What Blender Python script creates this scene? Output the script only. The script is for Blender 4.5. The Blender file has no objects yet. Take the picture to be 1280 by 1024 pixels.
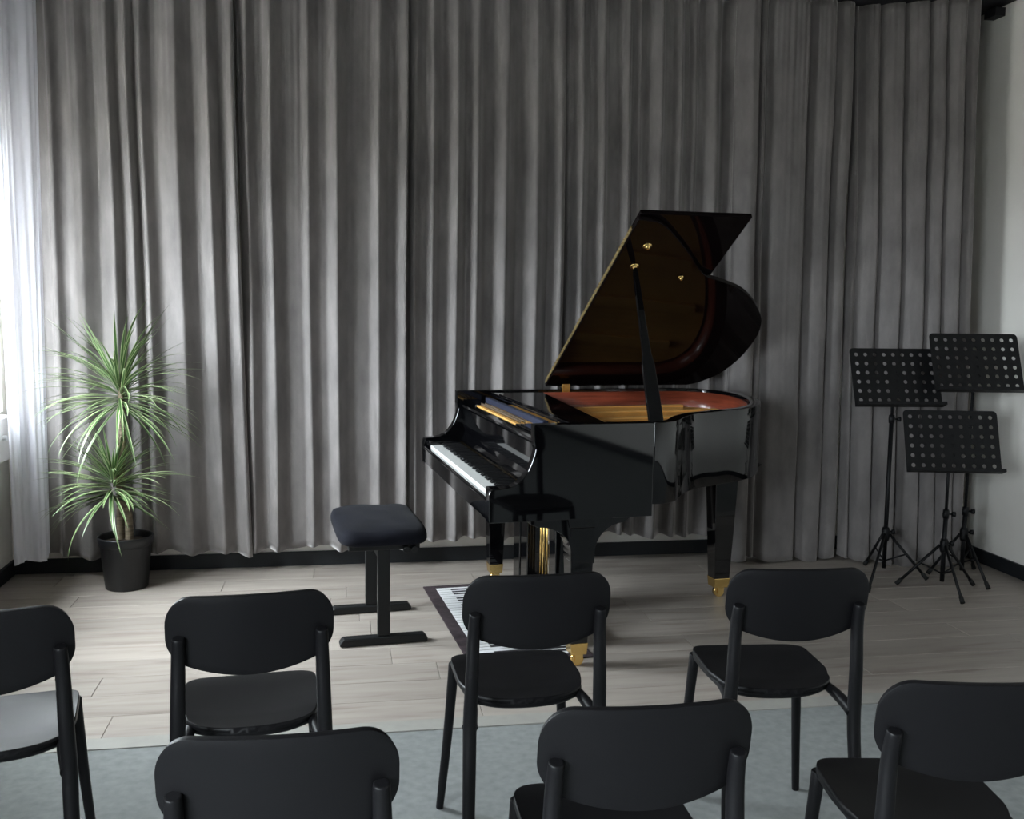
import bpy, bmesh, math, random
from mathutils import Vector, Matrix
random.seed(7)
SC = bpy.context.scene
COL = SC.collection
rad = math.radians
sin, cos, pi = math.sin, math.cos, math.pi

# ------------------------------------------------------------------ camera
PITCH, ROLL, CAM_H, FPX = rad(6.213), rad(0.719), 1.466, 1254.5
cam = bpy.data.cameras.new('camera')
cam.sensor_fit = 'HORIZONTAL'
cam.sensor_width = 36.0
cam.lens = FPX / 1280 * 36
cam.clip_start = 0.05
camo = bpy.data.objects.new('camera', cam)
COL.objects.link(camo)
R0 = Vector((1, 0, 0)); U0 = Vector((0, sin(PITCH), cos(PITCH))); F0 = Vector((0, cos(PITCH), -sin(PITCH)))
Rc = R0 * cos(ROLL) + U0 * sin(ROLL)
Uc = U0 * cos(ROLL) - R0 * sin(ROLL)
M = Matrix((Rc, Uc, -F0)).transposed().to_4x4()
M.translation = (0, 0, CAM_H)
camo.matrix_world = M
SC.camera = camo

# the room is turned a little against the camera: room axes (x right along the curtain wall, y towards it)
RW = rad(9.79)
XL, XR, YB, YF, ZC = -1.70, 3.63, 5.525, -4.2, 3.25
WINDOWS = [(3.75, 5.02), (-1.5, 0.7)]
NICHE = 5.47      # the window niche runs on past the glass almost to the corner
WZ0, WZ1 = 0.868, 2.35

# ------------------------------------------------------------------ sky, window portals, exposure
SC.view_settings.view_transform = 'Standard'
SC.view_settings.look = 'None'
SC.view_settings.gamma = 1.0
SC.view_settings.use_curve_mapping = False
SC.view_settings.exposure = 2.22
w = bpy.data.worlds.new('overcast_sky')
SC.world = w
w.use_nodes = True
nt = w.node_tree
for n in list(nt.nodes): nt.nodes.remove(n)
out = nt.nodes.new('ShaderNodeOutputWorld')
bg = nt.nodes.new('ShaderNodeBackground')
geo = nt.nodes.new('ShaderNodeTexCoord')
sep = nt.nodes.new('ShaderNodeSeparateXYZ')
ramp = nt.nodes.new('ShaderNodeValToRGB')
mp = nt.nodes.new('ShaderNodeMapRange')
mp.inputs['From Min'].default_value = -1.0
nt.links.new(geo.outputs['Generated'], sep.inputs[0])
nt.links.new(sep.outputs['Z'], mp.inputs['Value'])
nt.links.new(mp.outputs[0], ramp.inputs[0])
cr = ramp.color_ramp
cr.elements[0].position = 0.47; cr.elements[0].color = (0.11, 0.11, 0.107, 1)
cr.elements[1].position = 0.53; cr.elements[1].color = (0.40, 0.43, 0.47, 1)
e = cr.elements.new(1.0); e.color = (1.08, 1.14, 1.22, 1)
nt.links.new(ramp.outputs[0], bg.inputs['Color'])
bg.inputs['Strength'].default_value = 17.0
nt.links.new(bg.outputs[0], out.inputs[0])


def room_pt(x, y, z=0.0):
    return Vector((x * cos(RW) - y * sin(RW), x * sin(RW) + y * cos(RW), z))


for (a, b) in WINDOWS:
    L = bpy.data.lights.new('window_daylight', 'AREA')
    L.shape = 'RECTANGLE'
    L.size = b - a
    L.size_y = WZ1 - WZ0
    L.cycles.is_portal = True
    o = bpy.data.objects.new('window_daylight', L)
    COL.objects.link(o)
    zax = -Vector((cos(RW), sin(RW), 0))            # light shines along its -Z, into the room
    xax = Vector((-sin(RW), cos(RW), 0))
    yax = zax.cross(xax)
    m = Matrix((xax, yax, zax)).transposed().to_4x4()
    m.translation = room_pt(XL - 0.24, (a + b) / 2, (WZ0 + WZ1) / 2)
    o.matrix_world = m

# ------------------------------------------------------------------ materials
def new_mat(name):
    m = bpy.data.materials.new(name)
    m.use_nodes = True
    return m, m.node_tree, m.node_tree.nodes['Principled BSDF']


def mat(name, color, rough=0.5, metal=0.0, spec=0.5, coat=0.0, sheen=0.0, noise=0.0, nscale=8.0, bump=0.0, bscale=200.0, stretch=(1, 1, 1)):
    m, nt, b = new_mat(name)
    b.inputs['Base Color'].default_value = (*color, 1)
    b.inputs['Roughness'].default_value = rough
    b.inputs['Metallic'].default_value = metal
    b.inputs['Specular IOR Level'].default_value = spec
    b.inputs['Coat Weight'].default_value = coat
    b.inputs['Coat Roughness'].default_value = 0.03
    b.inputs['Sheen Weight'].default_value = sheen
    b.inputs['Sheen Roughness'].default_value = 0.35
    tc = nt.nodes.new('ShaderNodeTexCoord')
    mpn = nt.nodes.new('ShaderNodeMapping')
    mpn.inputs['Scale'].default_value = stretch
    nt.links.new(tc.outputs['Object'], mpn.inputs[0])
    if noise > 0:
        n = nt.nodes.new('ShaderNodeTexNoise')
        n.inputs['Scale'].default_value = nscale
        n.inputs['Detail'].default_value = 4
        nt.links.new(mpn.outputs[0], n.inputs['Vector'])
        r = nt.nodes.new('ShaderNodeMapRange')
        r.inputs['From Min'].default_value = 0.3
        r.inputs['From Max'].default_value = 0.7
        r.inputs['To Min'].default_value = 1 - noise
        r.inputs['To Max'].default_value = 1 + noise
        nt.links.new(n.outputs[0], r.inputs[0])
        mx = nt.nodes.new('ShaderNodeMix')
        mx.data_type = 'RGBA'
        mx.blend_type = 'MULTIPLY'
        mx.inputs[0].default_value = 1
        mx.inputs[6].default_value = (*color, 1)
        nt.links.new(r.outputs[0], mx.inputs[7])
        nt.links.new(mx.outputs[2], b.inputs['Base Color'])
    if bump > 0:
        n2 = nt.nodes.new('ShaderNodeTexNoise')
        n2.inputs['Scale'].default_value = bscale
        n2.inputs['Detail'].default_value = 3
        nt.links.new(mpn.outputs[0], n2.inputs['Vector'])
        bp = nt.nodes.new('ShaderNodeBump')
        bp.inputs['Strength'].default_value = bump
        bp.inputs['Distance'].default_value = 0.002
        nt.links.new(n2.outputs[0], bp.inputs['Height'])
        nt.links.new(bp.outputs[0], b.inputs['Normal'])
    return m


WALL = mat('wall_paint', (0.86, 0.83, 0.78), 0.85, noise=0.03, nscale=3, bump=0.15, bscale=120)
WALL_DIMMED = mat('wall_paint_dimmed', (0.10, 0.10, 0.10), 0.85, noise=0.03, nscale=3, bump=0.15, bscale=120)  # wall paint darkened so the unseen room end reflects dim in the piano
CEIL = mat('ceiling_paint', (0.24, 0.24, 0.24), 0.9)
BASEB = mat('baseboard_dark', (0.007, 0.009, 0.012), 0.6)
SILLM = mat('sill_white', (0.70, 0.68, 0.65), 0.45, noise=0.03, nscale=6)
FRAMEM = mat('window_frame_white', (0.75, 0.75, 0.74), 0.4)
STRIP = mat('threshold_pale', (0.34, 0.33, 0.305), 0.5, noise=0.06, nscale=20)
SUBFLOOR = mat('subfloor', (0.05, 0.048, 0.045), 0.9)
CHAIRM = mat('chair_plastic', (0.0055, 0.0053, 0.0062), 0.45, spec=0.22, bump=0.12, bscale=500)
RAILM = mat('rail_black', (0.008, 0.008, 0.012), 0.6)
PIANO = mat('black_lacquer', (0.0020, 0.0020, 0.0025), 0.04, spec=0.55)
LIDM = mat('lid_lacquer_reflection_tint', (0.0045, 0.0028, 0.0032), 0.05, spec=0.10)  # maroon base colour stands in for a dark red reflection; mirror gloss cut back
IVORY = mat('key_white', (0.78, 0.78, 0.76), 0.25)
EBONY = mat('key_black', (0.006, 0.006, 0.007), 0.35)
BRASS = mat('brass', (0.80, 0.55, 0.20), 0.22, metal=1.0)
HINGEM = mat('hinge_brass', (0.30, 0.23, 0.11), 0.5, metal=0.8)
GOLDP = mat('gold_iron_plate', (0.80, 0.44, 0.12), 0.6, metal=0.0, noise=0.1, nscale=10)
REDWOOD = mat('inner_rim_mahogany', (0.17, 0.036, 0.018), 0.3, coat=0.3, noise=0.35, nscale=6, stretch=(1, 1, 14))
SOUNDB = mat('soundboard_spruce', (0.28, 0.11, 0.04), 0.4, noise=0.12, nscale=10, stretch=(1, 12, 1))
STRINGM = mat('string_steel', (0.22, 0.17, 0.12), 0.45, metal=1.0)
FELTB = mat('felt_blue', (0.006, 0.010, 0.032), 0.9, noise=0.2, nscale=60)
FELTR = mat('felt_red', (0.14, 0.02, 0.02), 0.9)
CUSH = mat('bench_velvet', (0.006, 0.0063, 0.010), 0.9, spec=0.12, sheen=0.03, noise=0.25, nscale=9, bump=0.2, bscale=300)
BENCHM = mat('bench_metal', (0.008, 0.0085, 0.009), 0.5, spec=0.3)
STANDM = mat('stand_black', (0.005, 0.005, 0.006), 0.5, spec=0.25)
RUBBER = mat('rubber_black', (0.008, 0.008, 0.008), 0.8)
POTM = mat('pot_plastic', (0.005, 0.0055, 0.007), 0.42, spec=0.5)
SOIL = mat('soil', (0.03, 0.02, 0.014), 0.95, noise=0.5, nscale=60, bump=1.0, bscale=80)
CANE = mat('cane_bark', (0.17, 0.135, 0.09), 0.8, noise=0.45, nscale=18, stretch=(1, 1, 5), bump=0.6, bscale=60)
RUGM = mat('rug_maroon', (0.030, 0.018, 0.022), 0.95, noise=0.5, nscale=25, bump=0.6, bscale=400)
RUGW = mat('rug_white', (0.72, 0.72, 0.73), 0.9, noise=0.05, nscale=25, bump=0.3, bscale=400)
RUGB = mat('rug_black', (0.02, 0.018, 0.022), 0.95)
CARPET = mat('carpet_grey', (0.240, 0.252, 0.250), 0.95, noise=0.13, nscale=30, bump=0.8, bscale=700)


def velvet():
    m, nt, b = new_mat('curtain_velvet')
    tc = nt.nodes.new('ShaderNodeTexCoord')
    mpn = nt.nodes.new('ShaderNodeMapping')
    mpn.inputs['Scale'].default_value = (5.0, 5.0, 2.2)
    nt.links.new(tc.outputs['Object'], mpn.inputs[0])
    n = nt.nodes.new('ShaderNodeTexNoise')
    n.inputs['Scale'].default_value = 1.6
    n.inputs['Detail'].default_value = 5
    n.inputs['Roughness'].default_value = 0.6
    nt.links.new(mpn.outputs[0], n.inputs['Vector'])
    r = nt.nodes.new('ShaderNodeValToRGB')
    r.color_ramp.elements[0].position = 0.30
    r.color_ramp.elements[0].color = (0.150, 0.139, 0.136, 1)
    r.color_ramp.elements[1].position = 0.68
    r.color_ramp.elements[1].color = (0.232, 0.214, 0.209, 1)
    nt.links.new(n.outputs[0], r.inputs[0])
    nt.links.new(r.outputs[0], b.inputs['Base Color'])
    b.inputs['Roughness'].default_value = 0.95
    b.inputs['Specular IOR Level'].default_value = 0.1
    b.inputs['Sheen Weight'].default_value = 1.0
    b.inputs['Sheen Roughness'].default_value = 0.35
    b.inputs['Sheen Tint'].default_value = (1.0, 0.95, 0.93, 1)
    n2 = nt.nodes.new('ShaderNodeTexNoise')
    n2.inputs['Scale'].default_value = 90
    nt.links.new(tc.outputs['Object'], n2.inputs['Vector'])
    bp = nt.nodes.new('ShaderNodeBump')
    bp.inputs['Strength'].default_value = 0.25
    bp.inputs['Distance'].default_value = 0.002
    nt.links.new(n2.outputs[0], bp.inputs['Height'])
    nt.links.new(bp.outputs[0], b.inputs['Normal'])
    return m


VELVET = velvet()


def sheer_mat():
    m, nt, b = new_mat('sheer_voile')
    o = nt.nodes['Material Output']
    nt.nodes.remove(b)
    d = nt.nodes.new('ShaderNodeBsdfDiffuse'); d.inputs[0].default_value = (0.80, 0.80, 0.86, 1)
    t = nt.nodes.new('ShaderNodeBsdfTranslucent'); t.inputs[0].default_value = (0.80, 0.80, 0.88, 1)
    tr = nt.nodes.new('ShaderNodeBsdfTransparent')
    a = nt.nodes.new('ShaderNodeMixShader'); a.inputs[0].default_value = 0.45
    c = nt.nodes.new('ShaderNodeMixShader'); c.inputs[0].default_value = 0.10
    nt.links.new(d.outputs[0], a.inputs[1]); nt.links.new(t.outputs[0], a.inputs[2])
    nt.links.new(a.outputs[0], c.inputs[1]); nt.links.new(tr.outputs[0], c.inputs[2])
    nt.links.new(c.outputs[0], o.inputs[0])
    return m


SHEER = sheer_mat()


def glass_mat():
    m, nt, b = new_mat('window_glass')
    o = nt.nodes['Material Output']
    nt.nodes.remove(b)
    g = nt.nodes.new('ShaderNodeBsdfGlossy'); g.inputs['Roughness'].default_value = 0.01
    t = nt.nodes.new('ShaderNodeBsdfTransparent'); t.inputs[0].default_value = (0.95, 0.97, 0.96, 1)
    a = nt.nodes.new('ShaderNodeMixShader'); a.inputs[0].default_value = 0.06
    nt.links.new(t.outputs[0], a.inputs[1]); nt.links.new(g.outputs[0], a.inputs[2])
    nt.links.new(a.outputs[0], o.inputs[0])
    return m


GLASS = glass_mat()


def plank_mat():
    m, nt, b = new_mat('oak_plank_grey')
    tc = nt.nodes.new('ShaderNodeTexCoord')
    oi = nt.nodes.new('ShaderNodeObjectInfo')
    ad = nt.nodes.new('ShaderNodeVectorMath'); ad.operation = 'ADD'
    sc = nt.nodes.new('ShaderNodeVectorMath'); sc.operation = 'SCALE'
    cx = nt.nodes.new('ShaderNodeCombineXYZ')
    nt.links.new(oi.outputs['Random'], cx.inputs[0]); nt.links.new(oi.outputs['Random'], cx.inputs[1])
    nt.links.new(cx.outputs[0], sc.inputs[0]); sc.inputs['Scale'].default_value = 37.0
    nt.links.new(tc.outputs['Object'], ad.inputs[0]); nt.links.new(sc.outputs[0], ad.inputs[1])
    mpn = nt.nodes.new('ShaderNodeMapping'); mpn.inputs['Scale'].default_value = (1.0, 9.0, 1.0)
    nt.links.new(ad.outputs[0], mpn.inputs[0])
    n = nt.nodes.new('ShaderNodeTexNoise'); n.inputs['Scale'].default_value = 2.2; n.inputs['Detail'].default_value = 7; n.inputs['Roughness'].default_value = 0.55
    n.inputs['Distortion'].default_value = 0.4
    nt.links.new(mpn.outputs[0], n.inputs['Vector'])
    r = nt.nodes.new('ShaderNodeValToRGB')
    els = r.color_ramp.elements
    els[0].position = 0.28; els[0].color = (0.235, 0.195, 0.168, 1)
    els[1].position = 0.72; els[1].color = (0.390, 0.350, 0.312, 1)
    k = els.new(0.45); k.color = (0.328, 0.288, 0.255, 1)
    nt.links.new(n.outputs[0], r.inputs[0])
    vr = nt.nodes.new('ShaderNodeMapRange'); vr.inputs['To Min'].default_value = 0.88; vr.inputs['To Max'].default_value = 1.10
    nt.links.new(oi.outputs['Random'], vr.inputs[0])
    mx = nt.nodes.new('ShaderNodeMix'); mx.data_type = 'RGBA'; mx.blend_type = 'MULTIPLY'; mx.inputs[0].default_value = 1
    nt.links.new(r.outputs[0], mx.inputs[6]); nt.links.new(vr.outputs[0], mx.inputs[7])
    nt.links.new(mx.outputs[2], b.inputs['Base Color'])
    b.inputs['Roughness'].default_value = 0.42
    b.inputs['Specular IOR Level'].default_value = 0.45
    bp = nt.nodes.new('ShaderNodeBump'); bp.inputs['Strength'].default_value = 0.12; bp.inputs['Distance'].default_value = 0.001
    nt.links.new(n.outputs[0], bp.inputs['Height']); nt.links.new(bp.outputs[0], b.inputs['Normal'])
    return m


PLANK = plank_mat()


def leaf_mat():
    m, nt, b = new_mat('dracaena_leaf')
    uv = nt.nodes.new('ShaderNodeUVMap')
    sp = nt.nodes.new('ShaderNodeSeparateXYZ')
    nt.links.new(uv.outputs[0], sp.inputs[0])
    s = nt.nodes.new('ShaderNodeMath'); s.operation = 'SUBTRACT'; s.inputs[1].default_value = 0.5
    a = nt.nodes.new('ShaderNodeMath'); a.operation = 'ABSOLUTE'
    nt.links.new(sp.outputs[0], s.inputs[0]); nt.links.new(s.outputs[0], a.inputs[0])
    r = nt.nodes.new('ShaderNodeValToRGB')
    els = r.color_ramp.elements
    els[0].position = 0.22; els[0].color = (0.045, 0.110, 0.026, 1)
    els[1].position = 0.36; els[1].color = (0.34, 0.40, 0.22, 1)
    nt.links.new(a.outputs[0], r.inputs[0])
    oi = nt.nodes.new('ShaderNodeObjectInfo')
    vr = nt.nodes.new('ShaderNodeMapRange'); vr.inputs['To Min'].default_value = 0.6; vr.inputs['To Max'].default_value = 1.35
    nt.links.new(oi.outputs['Random'], vr.inputs[0])
    mx = nt.nodes.new('ShaderNodeMix'); mx.data_type = 'RGBA'; mx.blend_type = 'MULTIPLY'; mx.inputs[0].default_value = 1
    nt.links.new(r.outputs[0], mx.inputs[6]); nt.links.new(vr.outputs[0], mx.inputs[7])
    nt.links.new(mx.outputs[2], b.inputs['Base Color'])
    b.inputs['Roughness'].default_value = 0.38
    b.inputs['Subsurface Weight'].default_value = 0.0
    b.inputs['Transmission Weight'].default_value = 0.0
    return m


LEAF = leaf_mat()

# ------------------------------------------------------------------ mesh helpers
class MB:
    def __init__(self):
        self.v = []; self.f = []; self.sm = []; self.uv = None

    def add(self, vs, fs, smooth=False):
        o = len(self.v)
        self.v += [tuple(p) for p in vs]
        self.f += [tuple(i + o for i in q) for q in fs]
        self.sm += [smooth] * len(fs)
        return self

    def box(self, x0, x1, y0, y1, z0, z1):
        vs = [(x, y, z) for z in (z0, z1) for y in (y0, y1) for x in (x0, x1)]
        return self.add(vs, [(0, 2, 3, 1), (4, 5, 7, 6), (0, 1, 5, 4), (2, 6, 7, 3), (0, 4, 6, 2), (1, 3, 7, 5)])

    def prism(self, loop0, loop1, smooth=False):
        n = len(loop0)
        fs = [tuple(range(n - 1, -1, -1)), tuple(range(n, 2 * n))]
        o = len(self.v)
        self.v += [tuple(p) for p in loop0] + [tuple(p) for p in loop1]
        self.f += [tuple(i + o for i in q) for q in fs]; self.sm += [False, False]
        for i in range(n):
            j = (i + 1) % n
            self.f.append((o + i, o + j, o + n + j, o + n + i)); self.sm.append(smooth)
        return self

    def tube(self, pts, rads, seg=12, cap=True, smooth=True, squash=None):
        pts = [Vector(p) for p in pts]
        if not hasattr(rads, '__len__'): rads = [rads] * len(pts)
        n = len(pts); o = len(self.v)
        ref = None
        for i, p in enumerate(pts):
            t = (pts[min(i + 1, n - 1)] - pts[max(i - 1, 0)]).normalized()
            if ref is None:
                ref = Vector((1, 0, 0)) if abs(t.x) < 0.8 else Vector((0, 1, 0))
            a = (ref - t * ref.dot(t)).normalized(); b = t.cross(a); ref = a
            for k in range(seg):
                th = 2 * pi * k / seg
                self.v.append(tuple(p + (a * cos(th) + b * sin(th)) * rads[i]))
        for i in range(n - 1):
            for k in range(seg):
                k2 = (k + 1) % seg
                self.f.append((o + i * seg + k, o + i * seg + k2, o + (i + 1) * seg + k2, o + (i + 1) * seg + k)); self.sm.append(smooth)
        if cap:
            self.f.append(tuple(o + k for k in range(seg - 1, -1, -1))); self.sm.append(False)
            self.f.append(tuple(o + (n - 1) * seg + k for k in range(seg))); self.sm.append(False)
        return self

    def lathe(self, prof, seg=32, c=(0, 0, 0), smooth=True):
        o = len(self.v); n = len(prof)
        for (r, z) in prof:
            for k in range(seg):
                th = 2 * pi * k / seg
                self.v.append((c[0] + r * cos(th), c[1] + r * sin(th), c[2] + z))
        for i in range(n - 1):
            for k in range(seg):
                k2 = (k + 1) % seg
                self.f.append((o + i * seg + k, o + i * seg + k2, o + (i + 1) * seg + k2, o + (i + 1) * seg + k)); self.sm.append(smooth)
        return self

    def grid(self, fn, nu, nv, smooth=True):
        o = len(self.v)
        for j in range(nv + 1):
            for i in range(nu + 1):
                self.v.append(tuple(fn(i / nu, j / nv)))
        for j in range(nv):
            for i in range(nu):
                a = o + j * (nu + 1) + i
                self.f.append((a, a + 1, a + nu + 2, a + nu + 1)); self.sm.append(smooth)
        return self

    def mesh(self, name, m):
        me = bpy.data.meshes.new(name)
        me.from_pydata(self.v, [], self.f)
        me.materials.append(m)
        me.polygons.foreach_set('use_smooth', self.sm)
        me.update()
        return me

    def build(self, name, m, parent=None, bevel=0, segs=2, fix=True, solid=0):
        me = self.mesh(name, m)
        if fix:
            bm = bmesh.new(); bm.from_mesh(me)
            bmesh.ops.recalc_face_normals(bm, faces=bm.faces[:])
            bm.to_mesh(me); bm.free()
        o = bpy.data.objects.new(name, me)
        COL.objects.link(o)
        if parent: o.parent = parent
        if solid:
            s = o.modifiers.new('thickness', 'SOLIDIFY'); s.thickness = solid; s.offset = 0
        if bevel:
            b = o.modifiers.new('bevel', 'BEVEL'); b.width = bevel; b.segments = segs; b.limit_method = 'ANGLE'; b.angle_limit = rad(40)
            b.harden_normals = False
        return o


def tag(o, label, cat, group=None):
    o['label'] = label; o['category'] = cat
    if group: o['group'] = group
    return o


def thing(name, label, cat, loc=(0, 0, 0), rz=0, group=None):
    o = bpy.data.objects.new(name, None)
    COL.objects.link(o)
    o.location = loc; o.rotation_euler = (0, 0, rz); o.empty_display_size = 0.1
    return tag(o, label, cat, group)


def struct(o):
    o['kind'] = 'structure'
    o.rotation_euler = (0, 0, RW)
    return o


def dup(root, loc, rz, label):
    r = root.copy(); COL.objects.link(r)
    r.location = loc; r.rotation_euler = (0, 0, rz); r['label'] = label
    for ch in list(root.children):
        c = ch.copy(); COL.objects.link(c); c.parent = r
        for g in ch.children:
            d = g.copy(); COL.objects.link(d); d.parent = c
    return r


# ------------------------------------------------------------------ the room
CE = 3.335      # carpet edge (room y)
floor = struct(MB().box(XL - .3, XR + .3, YF - .3, YB + .3, -0.25, -0.012).build('floor', SUBFLOOR))
carpet = MB().box(XL, XR, YF, CE - 0.045, -0.012, 0.0).build('carpet', CARPET, floor)
# grey oak planks laid along the curtain wall
pw_, pl_ = 0.188, 1.285
row = 0
y = CE + 0.04
while y < YB - 0.01:
    y1 = min(y + pw_, YB)
    x = XL - random.random() * pl_ * 0.9
    while x < XR:
        xa, xb = max(x, XL), min(x + pl_, XR)
        if xb - xa > 0.03:
            cx, cy = (xa + xb) / 2, (y + y1) / 2
            dz = random.uniform(-0.0004, 0.0)
            p = MB().box(xa - cx + .0008, xb - cx - .0008, y - cy + .0006, y1 - cy - .0006, -0.012, dz).build('plank', PLANK, floor, bevel=0.0012, segs=1)
            p.location = (cx, cy, 0)
        x += pl_
    y += pw_
    row += 1
struct(MB().box(XL, XR, CE - 0.045, CE + 0.04, -0.012, 0.004).build('trim_1', STRIP, bevel=0.002))
struct(MB().box(XL - .3, XR + .3, YF - .3, YB + .3, ZC, ZC + .2).build('ceiling', CEIL))
struct(MB().box(XL - .3, XR + .3, YB, YB + .3, -.012, ZC).build('wall_back', WALL))
struct(MB().box(XR, XR + .3, YF, YB, -.012, ZC).build('wall_right', WALL))
struct(MB().box(XL - .3, XR + .3, YF - .3, YF, -.012, ZC).build('wall_front', WALL_DIMMED))
wl = MB()
wl.box(XL - .3, XL, YF, YB, -.012, WZ0)
wl.box(XL - .3, XL, YF, YB, WZ1, ZC)
ys = [YF] + [q for p in sorted(WINDOWS) for q in p] + [YB]
for i in range(0, len(ys), 2):
    if i == len(ys) - 2:
        wl.box(XL - .3, XL - .20, ys[i], NICHE, WZ0, WZ1)
        wl.box(XL - .3, XL, NICHE, ys[i + 1], WZ0, WZ1)
    else:
        wl.box(XL - .3, XL, ys[i], ys[i + 1], WZ0, WZ1)
struct(wl.build('wall_left', WALL, fix=False))
for k, (a, b) in enumerate(WINDOWS):
    wf = MB()
    t = 0.06
    wf.box(XL - .28, XL - .21, a, a + t, WZ0, WZ1).box(XL - .28, XL - .21, b - t, b, WZ0, WZ1)
    wf.box(XL - .28, XL - .21, a + t, b - t, WZ0, WZ0 + t).box(XL - .28, XL - .21, a + t, b - t, WZ1 - t, WZ1)
    c = (a + b) / 2
    wf.box(XL - .28, XL - .21, c - .05, c + .05, WZ0 + t, WZ1 - t)
    f = struct(wf.build('window_%d' % (k + 1), FRAMEM, fix=False))
    MB().box(XL - .25, XL - .244, a + t, c - .05, WZ0 + t, WZ1 - t).build('pane', GLASS, f)
    MB().box(XL - .25, XL - .244, c + .05, b - t, WZ0 + t, WZ1 - t).build('pane', GLASS, f)
sill = struct(MB().box(XL, XL + .10, YF + .5, YB - .2, 0.66, 0.868).build('trim_2', SILLM, bevel=0.004))
kb = MB().lathe([(0, 0), (.012, 0), (.014, .004), (.014, .018), (.010, .022), (0, .022)], 16).build('knob', FRAMEM, sill)
kb.location = (XL + .10, 5.13, 0.775); kb.rotation_euler = (0, rad(90), 0)
bh = 0.078
struct(MB().box(XL, XR, YB - .016, YB, 0, bh).build('baseboard_back', BASEB, bevel=0.002))
struct(MB().box(XR - .016, XR, YF, YB - .016, 0, bh).build('baseboard_right', BASEB, bevel=0.002))
struct(MB().box(XL, XL + .016, YF, YB - .016, 0, bh).build('baseboard_left', BASEB, bevel=0.002))

# ------------------------------------------------------------------ velvet curtains
PANELS = [
    dict(x0=-1.60, x1=-0.485, yp=5.43, k=1.011, hem=0.118, slant=-0.05,
         b=[(-1.52, -1.49), (-1.42, -1.39), (-1.329, -1.253), (-1.181, -1.100), (-1.069, -1.007), (-0.984, -0.945), (-0.887, -0.777), (-0.702, -0.615), (-0.572, -0.495)],
         label='dark grey velvet curtain panel behind the potted plant, next to the white sheer'),
    dict(x0=-0.495, x1=0.352, yp=5.43, k=1.011, hem=0.120, slant=0,
         b=[(-0.483, -0.447), (-0.378, -0.330), (-0.180, -0.147), (-0.057, -0.004), (0.162, 0.208), (0.292, 0.347)],
         label='grey velvet curtain panel behind the piano bench, with thin bright vertical folds'),
    dict(x0=0.356, x1=1.182, yp=5.43, k=1.011, hem=0.150, slant=0,
         b=[(0.371, 0.397), (0.456, 0.490), (0.571, 0.614), (0.674, 0.717), (0.794, 0.864), (0.938, 1.034), (1.105, 1.165)],
         label='grey velvet curtain panel behind the keyboard end of the piano'),
    dict(x0=1.178, x1=2.16, yp=5.43, k=1.011, hem=0.150, slant=0,
         b=[(1.233, 1.278), (1.349, 1.394), (1.489, 1.534), (1.566, 1.597), (1.648, 1.712), (1.785, 1.826), (1.882, 1.910), (1.970, 2.026), (2.091, 2.138)],
         label='grey velvet curtain panel behind the raised piano lid'),
    dict(x0=2.13, x1=2.81, yp=5.29, hem=0.022, slant=0,
         b=[(2.144, 2.190, 2.245), (2.260, 2.283, 2.293), (2.310, 2.350, 2.530), (2.560, 2.595, 2.685), (2.702, 2.732, 2.790)],
         label='grey velvet curtain panel hanging nearly to the floor just past the piano tail'),
    dict(x0=2.735, x1=3.50, yp=5.12, hem=0.022, slant=0,
         b=[(2.737, 2.760, 2.778), (2.790, 2.823, 2.900), (2.920, 2.955, 3.045), (3.065, 3.100, 3.190), (3.210, 3.240, 3.298), (3.315, 3.345, 3.412), (3.430, 3.455, 3.490)],
         label='dark grey velvet curtain panel behind the music stands, next to the bare wall'),
]
CT = 3.114


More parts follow.
